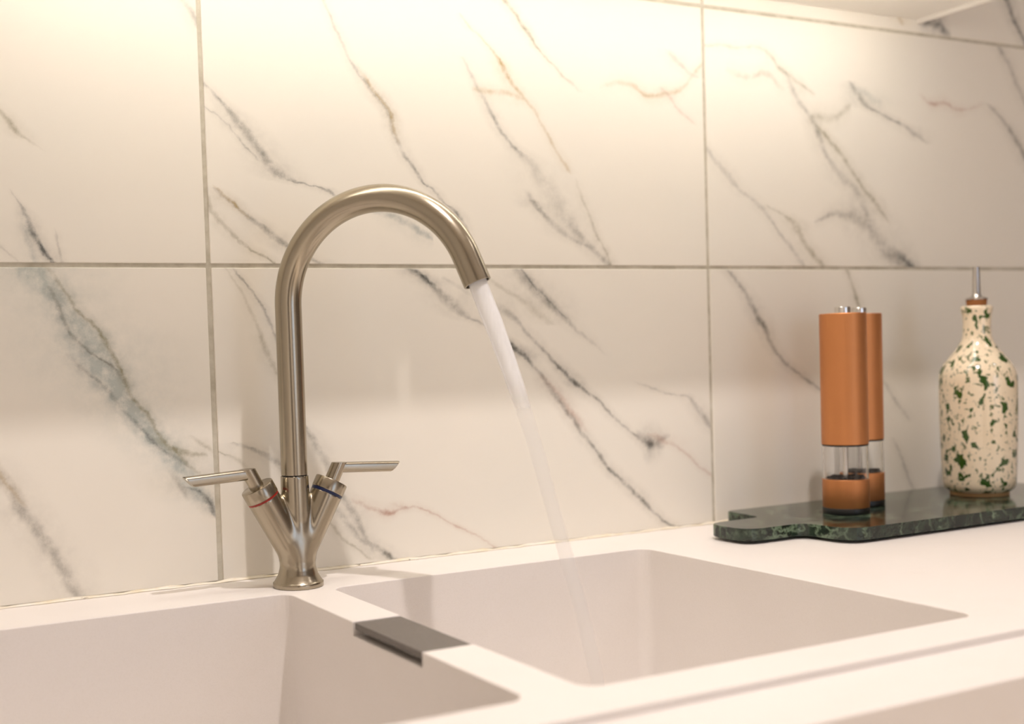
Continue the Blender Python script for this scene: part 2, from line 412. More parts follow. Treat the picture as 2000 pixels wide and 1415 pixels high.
NICKEL = steel_mat('brushed_nickel', (0.40, 0.352, 0.272, 1), 0.24, (14, 14, 1), 0.0)
CHROME = simple('polished_steel', (0.75, 0.73, 0.70, 1), 0.12, 1.0)
STEEL = simple('pourer_steel', (0.60, 0.57, 0.53, 1), 0.25, 1.0)
RED_RING = simple('red_ring_plastic', srgb(150, 24, 12), 0.35)
BLUE_RING = simple('blue_ring_plastic', srgb(9, 26, 66), 0.35)
BLACK = simple('black_plastic', (0.006, 0.006, 0.006, 1), 0.4)
DARKHOLE = simple('dark_rubber', (0.012, 0.011, 0.01, 1), 0.6)
CABWHITE = simple('white_lacquer', srgb(238, 234, 226), 0.4)
CABEDGE = simple('cream_edging', srgb(226, 214, 194), 0.5)
PAINT = simple('room_paint', srgb(222, 219, 212), 0.8)
PAINT_D = simple('room_paint_front', srgb(206, 202, 194), 0.8)
CEIL = simple('ceiling_paint', srgb(232, 228, 220), 0.8)

def worktop_mat():
    m, nt, b, out = new_mat('white_solid_surface')
    geo = node(nt, 'ShaderNodeNewGeometry')
    n = noise(nt, geo.outputs['Position'], 900.0, 2.0, 0.6)
    n2 = noise(nt, geo.outputs['Position'], 14.0, 4.0, 0.6)
    c = mixcol(nt, maprange(nt, n.outputs[0], 0.45, 0.7, 0.0, 0.25), srgb(240, 234, 229), srgb(228, 221, 214))
    c = mixcol(nt, maprange(nt, n2.outputs[0], 0.5, 0.75, 0.0, 0.25), c, srgb(232, 225, 217))
    link(nt, c, b.inputs['Base Color'])
    b.inputs['Roughness'].default_value = 0.42
    return m
WORKTOP = worktop_mat()

def grout_mat():
    m, nt, b, out = new_mat('grout')
    geo = node(nt, 'ShaderNodeNewGeometry')
    n = noise(nt, geo.outputs['Position'], 45.0, 4.0, 0.65)
    link(nt, mixcol(nt, maprange(nt, n.outputs[0], 0.35, 0.7, 0.0, 1.0), srgb(214, 208, 192), srgb(186, 179, 160)), b.inputs['Base Color'])
    b.inputs['Roughness'].default_value = 0.9
    bp = node(nt, 'ShaderNodeBump'); bp.inputs['Strength'].default_value = 0.3; bp.inputs['Distance'].default_value = 0.001
    link(nt, n.outputs[0], bp.inputs['Height']); link(nt, bp.outputs[0], b.inputs['Normal'])
    return m
GROUT = grout_mat()

def sealant_mat():
    m, nt, b, out = new_mat('aged_sealant')
    geo = node(nt, 'ShaderNodeNewGeometry')
    n = noise(nt, geo.outputs['Position'], 30.0, 4.0, 0.6)
    c = mixcol(nt, maprange(nt, n.outputs[0], 0.35, 0.65, 0.0, 1.0), srgb(248, 241, 228), srgb(241, 228, 200))
    mp = node(nt, 'ShaderNodeMapping'); mp.inputs['Scale'].default_value = (0.22, 1, 1)
    link(nt, geo.outputs['Position'], mp.inputs[0])
    n3 = noise(nt, mp.outputs[0], 420.0, 2.0, 0.5)
    nm = noise(nt, geo.outputs['Position'], 9.0, 2.0, 0.5)
    spot = mth(nt, 'MULTIPLY', maprange(nt, n3.outputs[0], 0.64, 0.68, 0.0, 1.0), maprange(nt, nm.outputs[0], 0.5, 0.58, 0.0, 1.0))
    link(nt, mixcol(nt, spot, c, srgb(96, 74, 48)), b.inputs['Base Color'])
    b.inputs['Roughness'].default_value = 0.5
    return m
SEALANT = sealant_mat()

def copper_mat():
    m, nt, b, out = new_mat('satin_copper')
    tc = node(nt, 'ShaderNodeTexCoord')
    n = noise(nt, tc.outputs['Object'], 900.0, 2.0, 0.5)
    b.inputs['Base Color'].default_value = srgb(204, 138, 88)
    b.inputs['Metallic'].default_value = 0.85
    link(nt, maprange(nt, n.outputs[0], 0.3, 0.7, 0.42, 0.50), b.inputs['Roughness'])
    return m
COPPER = copper_mat()
ACRYLIC = simple('clear_acrylic', (1, 1, 1, 1), 0.03, 0.0, IOR=1.3, **{'Transmission Weight': 1.0})

def pepper_mat():
    m, nt, b, out = new_mat('peppercorns')
    tc = node(nt, 'ShaderNodeTexCoord')
    v = node(nt, 'ShaderNodeTexVoronoi'); v.inputs['Scale'].default_value = 260.0
    link(nt, tc.outputs['Object'], v.inputs['Vector'])
    link(nt, mixcol(nt, v.outputs['Distance'], srgb(48, 36, 26), srgb(16, 12, 9)), b.inputs['Base Color'])
    b.inputs['Roughness'].default_value = 0.7
    return m
PEPPER = pepper_mat()

def marble_board_mat():
    m, nt, b, out = new_mat('green_marble')
    tc = node(nt, 'ShaderNodeTexCoord')
    n1 = noise(nt, tc.outputs['Object'], 20.0, 6.0, 0.65)
    dv = vmth(nt, 'ADD', tc.outputs['Object'], vmth(nt, 'MULTIPLY', n1.outputs['Color'], (0.06, 0.06, 0.06)))
    n2 = noise(nt, dv, 60.0, 6.0, 0.7)
    v = node(nt, 'ShaderNodeTexVoronoi'); v.feature = 'DISTANCE_TO_EDGE'; v.inputs['Scale'].default_value = 42.0
    link(nt, dv, v.inputs['Vector'])
    c = mixcol(nt, maprange(nt, n2.outputs[0], 0.36, 0.62, 0.0, 1.0), srgb(11, 16, 13), srgb(46, 60, 47))
    vn = mth(nt, 'MULTIPLY', maprange(nt, v.outputs['Distance'], 0.0, 0.09, 0.9, 0.0), maprange(nt, n1.outputs[0], 0.42, 0.6, 0.0, 1.0))
    c = mixcol(nt, vn, c, srgb(126, 146, 120))
    link(nt, c, b.inputs['Base Color'])
    b.inputs['Roughness'].default_value = 0.13
    return m
BOARD = marble_board_mat()

def splatter_mat():
    m, nt, b, out = new_mat('splatter_glaze')
    tc = node(nt, 'ShaderNodeTexCoord')
    P = tc.outputs['Object']
    nd = noise(nt, P, 130.0, 3.0, 0.6)
    dv = vmth(nt, 'ADD', P, vmth(nt, 'MULTIPLY', vmth(nt, 'SUBTRACT', nd.outputs['Color'], (0.5, 0.5, 0.5)), (0.012, 0.012, 0.014)))
    mp = node(nt, 'ShaderNodeMapping'); mp.inputs['Scale'].default_value = (1, 1, 0.78)
    link(nt, dv, mp.inputs[0])
    n1 = noise(nt, mp.outputs[0], 105.0, 1.2, 0.45)
    big = maprange(nt, n1.outputs[0], 0.582, 0.615, 0.0, 1.0, 'SMOOTHSTEP')
    n2 = noise(nt, vmth(nt, 'ADD', mp.outputs[0], (3.1, 1.7, 0.4)), 230.0, 1.0, 0.4)
    small = maprange(nt, n2.outputs[0], 0.625, 0.67, 0.0, 0.85, 'SMOOTHSTEP')
    f = mth(nt, 'MAXIMUM', big, small)
    nn = noise(nt, P, 25.0, 2.0, 0.5)
    base = mixcol(nt, nn.outputs[0], srgb(240, 226, 200), srgb(232, 212, 180))
    green = mixcol(nt, nd.outputs[0], srgb(24, 62, 18), srgb(66, 96, 34))
    link(nt, mixcol(nt, f, base, green), b.inputs['Base Color'])
    b.inputs['Roughness'].default_value = 0.16
    b.inputs['Coat Weight'].default_value = 0.4
    b.inputs['Coat Roughness'].default_value = 0.06
    return m
GLAZE = splatter_mat()
CLAY = simple('bare_clay', srgb(176, 140, 96), 0.75)
CORK = simple('cork', srgb(140, 86, 40), 0.8)

def cover_mat():
    m, nt, b, out = new_mat('grey_textured_cover')
    geo = node(nt, 'ShaderNodeNewGeometry')
    n = noise(nt, geo.outputs['Position'], 700.0, 3.0, 0.6)
    link(nt, mixcol(nt, n.outputs[0], srgb(88, 82, 77), srgb(124, 117, 110)), b.inputs['Base Color'])
    b.inputs['Roughness'].default_value = 0.45
    bp = node(nt, 'ShaderNodeBump'); bp.inputs['Strength'].default_value = 0.35; bp.inputs['Distance'].default_value = 0.0006
    link(nt, n.outputs[0], bp.inputs['Height']); link(nt, bp.outputs[0], b.inputs['Normal'])
    return m
COVER = cover_mat()

def water_mat():
    m, nt, b, out = new_mat('aerated_water')
    geo = node(nt, 'ShaderNodeNewGeometry')
    s = node(nt, 'ShaderNodeSeparateXYZ'); link(nt, geo.outputs['Position'], s.inputs[0])
    mp = node(nt, 'ShaderNodeMapping'); mp.inputs['Scale'].default_value = (1, 1, 0.05)
    link(nt, geo.outputs['Position'], mp.inputs[0])
    n = noise(nt, mp.outputs[0], 420.0, 2.0, 0.5)
    dens = maprange(nt, s.outputs[2], 0.152, 0.196, 0.20, 0.82, 'SMOOTHSTEP')
    alpha = mth(nt, 'MULTIPLY', dens, maprange(nt, n.outputs[0], 0.3, 0.7, 0.96, 1.03))
    lw = node(nt, 'ShaderNodeLayerWeight'); lw.inputs['Blend'].default_value = 0.35
    alpha = mth(nt, 'MULTIPLY', alpha, maprange(nt, lw.outputs['Facing'], 0.35, 1.0, 1.0, 0.10))
    tr = node(nt, 'ShaderNodeBsdfTransparent')
    df = node(nt, 'ShaderNodeBsdfDiffuse'); df.inputs['Color'].default_value = (0.98, 0.98, 0.98, 1)
    tl = node(nt, 'ShaderNodeBsdfTranslucent'); tl.inputs['Color'].default_value = (0.98, 0.98, 0.98, 1)
    gl = node(nt, 'ShaderNodeBsdfGlossy'); gl.inputs['Roughness'].default_value = 0.2
    m1 = node(nt, 'ShaderNodeMixShader'); m1.inputs[0].default_value = 0.25
    link(nt, df.outputs[0], m1.inputs[1]); link(nt, tl.outputs[0], m1.inputs[2])
    m2 = node(nt, 'ShaderNodeMixShader'); m2.inputs[0].default_value = 0.06
    link(nt, m1.outputs[0], m2.inputs[1]); link(nt, gl.outputs[0], m2.inputs[2])
    m3 = node(nt, 'ShaderNodeMixShader')
    link(nt, mth(nt, 'MINIMUM', alpha, 0.97), m3.inputs[0]); link(nt, tr.outputs[0], m3.inputs[1]); link(nt, m2.outputs[0], m3.inputs[2])
    link(nt, m3.outputs[0], out.inputs['Surface'])
    return m
WATER = water_mat()

def emit(name, col, strength):
    m, nt, b, out = new_mat(name)
    b.inputs['Base Color'].default_value = (0.9, 0.9, 0.9, 1)
    b.inputs['Emission Color'].default_value = (*col, 1)
    b.inputs['Emission Strength'].default_value = strength
    return m
LED = emit('led_diffuser', BAR_COL, BAR_STRENGTH)
LENS = emit('lamp_lens', LAMP_COL, 5.0)

# ------------------------------------------------------------------ room shell
RX0, RX1, RY0, RZ0, RZ1 = -1.30, 1.90, -3.0, -0.90, 1.50
def struct(o): return tag(o, kind='structure')
struct(boxobj('floor', RX0, RX1, RY0, 0.07, RZ0-0.05, RZ0, simple('floor_boards', srgb(178, 166, 150), 0.5)))
struct(boxobj('ceiling', RX0, RX1, RY0, 0.07, RZ1, RZ1+0.05, CEIL))
struct(boxobj('wall_left', RX0-0.06, RX0, RY0, 0.07, RZ0, RZ1, PAINT))
struct(boxobj('wall_right', RX1, RX1+0.06, RY0, 0.07, RZ0, RZ1, simple('bounce_cut_taupe', srgb(112, 103, 95), 0.8)))  # unseen wall, made dark to cut light bouncing onto the right end
bm = bmesh.new()
WX0, WX1, WZ0, WZ1 = 0.55, 1.35, 0.0, 1.05
box(bm, RX0, WX0, RY0-0.08, RY0, RZ0, RZ1); box(bm, WX1, RX1, RY0-0.08, RY0, RZ0, RZ1)
box(bm, WX0, WX1, RY0-0.08, RY0, RZ0, WZ0); box(bm, WX0, WX1, RY0-0.08, RY0, WZ1, RZ1)
wf = struct(obj('wall_front', bm, PAINT_D))
win = struct(empty('window_1', ((WX0+WX1)/2, RY0-0.04, WZ0)))
bm = bmesh.new()
wx = (WX1-WX0)/2; wz = WZ1-WZ0
box(bm, -wx, -wx+0.05, -0.03, 0.03, 0, wz); box(bm, wx-0.05, wx, -0.03, 0.03, 0, wz)
box(bm, -wx, wx, -0.03, 0.03, 0, 0.05); box(bm, -wx, wx, -0.03, 0.03, wz-0.05, wz); box(bm, -0.02, 0.02, -0.03, 0.03, 0.05, wz-0.05)
obj('window_frame', bm, CABWHITE, win)
GLASSPANE = simple('window_glass', (1, 1, 1, 1), 0.0, 0.0, IOR=1.02, **{'Transmission Weight': 1.0})
for a, b_ in ((-wx+0.05, -0.02), (0.02, wx-0.05)):
    boxobj('pane', a, b_, -0.003, 0.003, 0.05, wz-0.05, GLASSPANE, win)

wall = struct(boxobj('wall_back', RX0, RX1, 0.0016, 0.07, RZ0, RZ1, GROUT))

# tiles: 600 x 300 mm porcelain, real joints
GAP = 0.0042
Z1 = 0.2986
rows = [(0.0, Z1, 'low'), (Z1, Z1+0.3, 'high'), (Z1+0.3, Z1+0.6, 'top')]
cols = [(-1.30, -0.6, 'far'), (-0.6, 0.0, 'left'), (0.0, 0.6, 'mid'), (0.6, 1.2, 'right'), (1.2, 1.8, 'end'), (1.8, 1.9, 'stub')]
rnd = random.Random(5)
def generic_veins(x0, x1, z0, z1):
    vs = []
    for k in range(6):
        x = rnd.uniform(x0-0.15, x1-0.02); z = rnd.uniform(z0+0.1, z1+0.08)
        pts = [(x, z)]
        for q in range(5):
            x += rnd.uniform(0.015, 0.05); z -= rnd.uniform(0.04, 0.075); pts.append((x, z))
        w = rnd.uniform(0.003, 0.009); s = rnd.uniform(0.3, 0.6)
        vs.append((pts, [w*0.6]+[w]*4+[w*0.6], [0, s, s*0.8, s, s*0.7, 0], rnd.choice((GREY, OLIVE, GREY, BLUE))))
    return vs
for (z0, z1, rn) in rows:
    for (x0, x1, cn) in cols:
        key = cn+'_'+rn
        vs = V.get(key)
        if vs is None: vs = generic_veins(x0, x1, z0, z1)
        mat = tile_material('marble_tile_'+key, vs)
        gl = GAP*1.25/2 if (cn == 'mid' and rn == 'low') else GAP/2
        gr = GAP*1.25/2 if (cn == 'left' and rn == 'low') else GAP/2
        xa = x0+(0 if cn == 'far' else gl); xb = x1-(0 if cn == 'stub' else gr)
        za = z0+(0.0018 if rn == 'low' else GAP/2); zb = z1-GAP/2
        bm = bmesh.new(); box(bm, xa, xb, 0.0, 0.0075, za, zb, 0.0006, 1)
        obj('tile', bm, mat, wall)

# sealant bead in the corner between worktop and tiles
bm = bmesh.new()
N = 220
prev = None
for k in range(N+1):
    x = RX0+(RX1-RX0)*k/N
    a = 0.0030+0.0009*math.sin(k*1.7)+0.0007*math.sin(k*4.1+1)
    h = 0.0024+0.0006*math.sin(k*1.1+2)+0.0006*math.sin(k*3.3)
    ring = [bm.verts.new((x, -0.0002, 0.0001)), bm.verts.new((x, -a, 0.0001)), bm.verts.new((x, -a*0.38, h*0.36)), bm.verts.new((x, -0.0002, h))]
    if prev:
        for q in range(4): bm.faces.new((prev[q], prev[(q+1) % 4], ring[(q+1) % 4], ring[q]))
    prev = ring
struct(obj('trim_1', bm, SEALANT, None, True))

# ------------------------------------------------------------------ worktop with two moulded bowls
XL2, XL, XR, YB, YF = 0.0328, 0.0748, 0.4296, -0.0883, -0.4863
XLL = -0.3220
top = empty('sink_worktop', (0.1, -0.3, -0.02))
tag(top, 'white solid-surface worktop with two moulded sink bowls and stepped front edge', 'worktop')
def parent_keep(o, par):
    o.parent = par
    o.matrix_parent_inverse = Matrix.Translation(par.location).inverted()
    return o
prof = [(-0.0003, 0.0), (-0.5335, 0.0), (-0.5335, -0.0051), (-0.602, -0.0051), (-0.602, -0.070), (-0.585, -0.070), (-0.585, -0.02), (-0.0003, -0.02)]
bm = bmesh.new()
A = [bm.verts.new((RX0, y, z)) for y, z in prof]; Bv = [bm.verts.new((RX1, y, z)) for y, z in prof]
bm.faces.new(A); bm.faces.new(Bv[::-1])
for k in range(len(prof)): bm.faces.new((A[k], Bv[k], Bv[(k+1) % len(prof)], A[(k+1) % len(prof)]))
slab = obj('slab', bm, WORKTOP)
cut = bmesh.new()
BR = 0.014
prism(cut, rrect(XL, XR, YF, YB, BR), -0.05, 0.05)
prism(cut, rrect(XLL, XL2, YF, YB, BR), -0.05, 0.05)
c1 = obj('cutter', cut, None)
cut = bmesh.new(); box(cut, XL2-0.004, XL+0.004, -0.3475, -0.2290, -0.0115, 0.02)
c2 = obj('cutter', cut, None)
for c in (c1, c2):
    md = slab.modifiers.new('cut', 'BOOLEAN'); md.object = c; md.operation = 'DIFFERENCE'; md.solver = 'EXACT'
dg = bpy.context.evaluated_depsgraph_get(); dg.update()
me = bpy.data.meshes.new_from_object(slab.evaluated_get(dg))
slab.modifiers.clear(); slab.data = me
for c in (c1, c2): bpy.data.objects.remove(c, do_unlink=True)
bm = bmesh.new(); bm.from_mesh(me)
bmesh.ops.remove_doubles(bm, verts=bm.verts, dist=1e-5)
bmesh.ops.dissolve_limit(bm, angle_limit=0.01, verts=bm.verts, edges=bm.edges)
es = []
for e in bm.edges:
    if len(e.link_faces) != 2 or e.calc_face_angle(0) < 0.5: continue
    zs = [v.co.z for v in e.verts]; ys = [v.co.y for v in e.verts]
    if max(ys) > -0.01: continue
    if all(abs(z) < 1e-4 for z in zs) or (all(abs(z+0.0051) < 1e-4 for z in zs) and all(y < -0.60 for y in ys)): es.append(e)
bmesh.ops.bevel(bm, geom=es, offset=0.0009, segments=2, affect='EDGES', profile=0.5, clamp_overlap=True)
bm.to_mesh(me); bm.free()
parent_keep(slab, top)

def bowl(x0, x1, depth=0.19):
    bm = bmesh.new()
    loops = []
    for (ins, z, r) in ((0, -0.02, BR), (0, -depth+0.02, BR), (0.004, -depth+0.008, BR), (0.018, -depth, BR), ):
        loops.append([bm.verts.new((x, y, z)) for x, y in rrect(x0+ins, x1-ins, YF+ins, YB-ins, r)])
    outer = []
    for (z) in (-0.02, -depth-0.008):
        outer.append([bm.verts.new((x, y, z)) for x, y in rrect(x0-0.008, x1+0.008, YF-0.008, YB+0.008, BR+0.008)])
    n = len(loops[0])
    for a, b in zip(loops[:-1], loops[1:]):
        for k in range(n): bm.faces.new((a[k], a[(k+1) % n], b[(k+1) % n], b[k]))
    bm.faces.new(loops[-1])
    for k in range(n):
        bm.faces.new((outer[0][k], outer[0][(k+1) % n], outer[1][(k+1) % n], outer[1][k]))
        bm.faces.new((outer[0][k], outer[0][(k+1) % n], loops[0][(k+1) % n], loops[0][k]))
    bm.faces.new(outer[1])
    o = obj('sink_bowl', bm, WORKTOP, None, True, angle=50)
    parent_keep(o, top)
    bm = bmesh.new()
    cx, cy = (x0+x1)/2, (YF+YB)/2
    lathe(bm, [(0.045, -depth), (0.044, -depth+0.003), (0.034, -depth+0.0025), (0.030, -depth+0.0005), (0.012, -depth+0.0008), (0.011, -depth+0.006), (0.0, -depth+0.007)], 40, cx, cy)
    d = obj('drain', bm, CHROME, None, True)
    d.parent = o
    d.matrix_parent_inverse = (Matrix.Translation(top.location)).inverted() @ Matrix.Identity(4)
    d.matrix_parent_inverse = Matrix.Identity(4)
    return o
bowl(XL, XR)
bowl(XLL, XL2)

# overflow cover bridging the divider between the bowls
bm = bmesh.new()
box(bm, XL2+0.0012, XL-0.0002, -0.3468, -0.2305, -0.0062, -0.0008, 0.0005, 2)
box(bm, XL-0.006, XL-0.0002, -0.3468, -0.2305, -0.0114, -0.0058, 0.0003, 1)
oc = parent_keep(obj('overflow_cover', bm, COVER), top)
oc['label'] = 'grey textured overflow cover set in the bowl divider'

# base cabinet under the worktop
base = empty('base_cabinet', (0.3, -0.3, RZ0))
tag(base, 'plain base cabinet run carrying the white worktop', 'cabinet')
for x in (-1.29, -0.40, 0.52, 1.88):
    parent_keep(boxobj('side_panel', x-0.009, x+0.009, -0.56, -0.01, RZ0, -0.0202, CABWHITE), base)
xs = [-1.295, -0.66, -0.02, 0.62, 1.26, 1.89]
for a, b_ in zip(xs[:-1], xs[1:]):
    parent_keep(boxobj('door', a+0.002, b_-0.002, -0.598, -0.562, RZ0+0.11, -0.076, CABWHITE, None, 0.001), base)
parent_keep(boxobj('plinth', -1.295, 1.89, -0.54, -0.52, RZ0, RZ0+0.1, CABWHITE), base)

# ------------------------------------------------------------------ wall cabinet and its lights
CX1, CZ, CD = 0.9566, 0.6115, 0.220
cab = empty('wall_cabinet', (0.0, -0.11, CZ))
tag(cab, 'white wall cabinet over the sink, underside brightly lit', 'cabinet')
UZ = CZ+0.0045
parent_keep(boxobj('side_panel', CX1-0.006, CX1, -CD, -0.0005, CZ, 1.30, CABWHITE), cab)
parent_keep(boxobj('side_panel', RX0+0.001, RX0+0.019, -CD, -0.0005, CZ, 1.30, CABWHITE), cab)
parent_keep(boxobj('bottom_panel', RX0+0.019, CX1-0.006, -CD+0.012, -0.0005, UZ, UZ+0.018, CABWHITE), cab)
parent_keep(boxobj('top_panel', RX0+0.019, CX1-0.006, -CD, -0.0005, 1.282, 1.30, CABWHITE), cab)
xs = [RX0+0.002, -0.56, 0.20, CX1-0.001]
for a, b_ in zip(xs[:-1], xs[1:]):
    parent_keep(boxobj('door', a+0.0015, b_-0.0015, -CD-0.018, -CD-0.0005, CZ, 1.298, CABWHITE, None, 0.001), cab)
parent_keep(boxobj('light_pelmet', RX0+0.019, CX1-0.006, -CD, -CD+0.012, CZ, UZ+0.02, CABWHITE), cab)

BARX0, BARX1, BARY = -0.25, 0.885, -0.135
bar = empty('under_cabinet_light', ((BARX0+BARX1)/2, BARY, UZ-0.012))
tag(bar, 'slim warm strip light fixed under the wall cabinet', 'light')
parent_keep(boxobj('housing', BARX0, BARX1, BARY-0.012, BARY+0.012, UZ-0.007, UZ-0.0002, CHROME), bar)
bm = bmesh.new()
sec = [(0.0085*math.cos(math.radians(a)), 0.0085*math.sin(math.radians(a))) for a in np.linspace(180, 360, 13)]
va = [bm.verts.new((BARX0+0.006, BARY+y, UZ-0.007+z)) for y, z in sec]; vb = [bm.verts.new((BARX1-0.006, BARY+y, UZ-0.007+z)) for y, z in sec]
bm.faces.new(va); bm.faces.new(vb[::-1])
for k in range(len(sec)): bm.faces.new((va[k], va[(k+1) % len(sec)], vb[(k+1) % len(sec)], vb[k]))
parent_keep(obj('diffuser', bm, LED), bar)
for (sx_, sy_, w_), lbl in zip(SPOTS, ('round ceiling spotlight over the sink, in front of the wall cabinet', 'round ceiling spotlight beyond the end of the wall cabinet')):
    dl = empty('ceiling_spot', (sx_, sy_, LIN_Z-0.02))
    tag(dl, lbl, 'light')
    bm = bmesh.new(); lathe(bm, [(0.0, 0.0198), (0.050, 0.0198), (0.050, 0.012), (0.044, 0.010), (0.034, 0.018), (0.0, 0.018)], 40)
    obj('rim', bm, CABWHITE, dl, True, angle=40)
    bm = bmesh.new(); lathe(bm, [(0.0, 0.003), (0.022, 0.003), (0.022, 0.0178), (0.0, 0.0178)], 32)
    obj('lens', bm, LENS, dl)
dl = empty('added_fill_light', (LINEAR[0], LINEAR[1], LIN_Z-0.045))  # unseen box for the added fill light
tag(dl, 'long white ceiling fill light, added unseen near the window wall', 'light')
boxobj('housing', -LINEAR[2]/2, LINEAR[2]/2, -0.04, 0.04, 0.004, 0.0448, CABWHITE, dl, 0.002)
boxobj('diffuser', -LINEAR[2]/2+0.01, LINEAR[2]/2-0.01, -0.032, 0.032, 0.0005, 0.004, CABWHITE, dl)

# unseen dark units, added to put dark streaks into the metal's reflections
for (a, b_, zt, lbl) in ((-1.28, -0.62, 1.30, 'tall dark unit added unseen in the facing corner for metal reflections'), (0.0, 0.42, 1.30, 'tall dark unit added unseen beside the window for metal reflections')):
    tu = empty('dark_reflection_unit', ((a+b_)/2, RY0+0.2, RZ0))
    tag(tu, lbl, 'cabinet')
    w_ = (b_-a)/2
    REFL_DARK = simple('dark_reflection_brown', srgb(58, 44, 34), 0.5)
    boxobj('carcass', -w_, w_, -0.19, 0.16, 0.0, zt-RZ0, REFL_DARK, tu, 0.002)
    for q in (-1, 1):
        dr = boxobj('door', min(0, q*w_)+0.002, max(0, q*w_)-0.002, 0.161, 0.18, 0.08, zt-RZ0-0.004, REFL_DARK, tu, 0.001)
        boxobj('handle', q*0.03-0.005, q*0.03+0.005, 0.1805, 0.20, 0.95, 1.15, CHROME, dr, 0.002)

# ------------------------------------------------------------------ mixer tap
FX, FY = 0.0537, -0.0620
tap = empty('mixer_tap', (FX, FY, 0.0))
tag(tap, 'brushed nickel Y-shaped two-lever mixer tap with tall swan-neck spout', 'tap')

def smin(a, b, k):
    h = np.clip(0.5+0.5*(b-a)/k, 0, 1)
    return b*(1-h)+a*h-k*h*(1-h)
ARM = np.array([0.459, 0.0, 0.888]); ARM /= np.linalg.norm(ARM)
ARM0 = np.array([0.0, 0.0, 0.0235])
ARML = 0.0672
def body_sdf(X, Y, Z):
    R = np.sqrt(X*X+Y*Y)
    # base flare + neck as a body of revolution
    zs = np.array([-0.01, 0.0, 0.0044, 0.0050, 0.0076, 0.0115, 0.017, 0.024, 0.036, 0.060, 0.1020, 0.12])
    rs = np.array([.0232, .0232, .0232, .0223, .0206, .0184, .0168, .0160, .0152, .0134, .0127, .0127])
    rz = np.interp(Z, zs, rs)
    sl = np.interp(Z, [0, .004, .0075, .012, .02, .03], [1, 1, .75, .72, .9, 1])
    col = np.maximum((R-rz)*sl, Z-0.1020)
    col = np.maximum(col, -Z)
    d = col
    for s in (-1, 1):
        ax = ARM*np.array([s, 1, 1])
        px, py, pz = X-ARM0[0], Y-ARM0[1], Z-ARM0[2]
        t = px*ax[0]+pz*ax[2]
        rr = np.sqrt(np.maximum((px-t*ax[0])**2+py**2+(pz-t*ax[2])**2, 1e-14))
        ra = np.interp(t, [0, ARML], [0.0128, 0.0150])
        ca = np.maximum(rr-ra, -t-0.004)
        d = smin(d, ca, 0.0045)
    # flat ends of the two arms and of the socket
    for s in (-1, 1):
        ax = ARM*np.array([s, 1, 1])
        t = X*ax[0]+(Z-ARM0[2])*ax[2]
        d = np.where(X*s > 0.0165, np.maximum(d, t-ARML), d)
    d = np.maximum(d, Z-0.1020)
    d = np.maximum(d, -Z)
    return d
def surface_nets(fn, lo, hi, h):
    n = [int(round((b-a)/h))+1 for a, b in zip(lo, hi)]
    ax = [lo[i]+h*np.arange(n[i]) for i in range(3)]
    G = np.meshgrid(*ax, indexing='ij')
    D = fn(*G)
    cells = np.array(n)-1
    S = np.zeros(tuple(cells)+(3,)); Cn = np.zeros(tuple(cells))
    def sl(o): return D[o[0]:o[0]+cells[0], o[1]:o[1]+cells[1], o[2]:o[2]+cells[2]]
    corners = [(i, j, k) for i in (0, 1) for j in (0, 1) for k in (0, 1)]
    for a in corners:
        for q in range(3):
            if a[q]: continue
            b = list(a); b[q] = 1
            da, db = sl(a), sl(b)
            cr = (da < 0) != (db < 0)
            t = np.where(cr, da/np.where(cr, da-db, 1), 0)
            for w in range(3):
                S[..., w] += np.where(cr, a[w]+(t if w == q else 0), 0)
            Cn += cr
    act = Cn > 0
    idx = -np.ones(tuple(cells), int); idx[act] = np.arange(act.sum())
    ii = np.argwhere(act)
    verts = (ii+S[act]/Cn[act][:, None])*h+np.array(lo)
    faces = []
    for q in range(3):
        u, v = (q+1) % 3, (q+2) % 3
        a = [slice(1, -1)]*3; a[q] = slice(0, -1)
        b = [slice(1, -1)]*3; b[q] = slice(1, None)
        da, db = D[tuple(a)], D[tuple(b)]
        cr = np.argwhere((da < 0) != (db < 0))
        for c in cr:
            base = np.array(c); base[u] += 1; base[v] += 1
            e = []
            for du, dv in ((-1, -1), (0, -1), (0, 0), (-1, 0)):
                w = base.copy(); w[u] += du; w[v] += dv
                e.append(idx[tuple(w)])
            if min(e) < 0: continue
            if da[tuple(c)] > 0: e = e[::-1]
            faces.append(e)
    return verts, faces
def project(fn, v, it=3):
    for _ in range(it):
        d = fn(v[:, 0], v[:, 1], v[:, 2]); e = 2e-4
        g = np.stack([(fn(v[:, 0]+e, v[:, 1], v[:, 2])-fn(v[:, 0]-e, v[:, 1], v[:, 2])),
                      (fn(v[:, 0], v[:, 1]+e, v[:, 2])-fn(v[:, 0], v[:, 1]-e, v[:, 2])),
                      (fn(v[:, 0], v[:, 1], v[:, 2]+e)-fn(v[:, 0], v[:, 1], v[:, 2]-e))], 1)/(2*e)
        g2 = np.maximum((g*g).sum(1), 0.2)
        v = v-np.clip(0.7*d/g2, -3e-4, 3e-4)[:, None]*g
    return v
h = 0.00115
vv, ff = surface_nets(body_sdf, (-0.054, -0.030, -0.0035), (0.054, 0.030, 0.1070), h)
vv = project(body_sdf, vv)
vv[:, 2] = np.maximum(vv[:, 2], 0.0)
me = bpy.data.meshes.new('body')
me.from_pydata([tuple(p) for p in vv], [], [tuple(int(i) for i in f) for f in ff])
me.materials.append(NICKEL)
for p in me.polygons: p.use_smooth = True
me.set_sharp_from_angle(angle=math.radians(48))
bodyo = bpy.data.objects.new('body', me); COL.objects.link(bodyo); bodyo.parent = tap
bmx = bmesh.new(); bmx.from_mesh(me); bmesh.ops.recalc_face_normals(bmx, faces=bmx.faces); bmx.to_mesh(me); bmx.free()

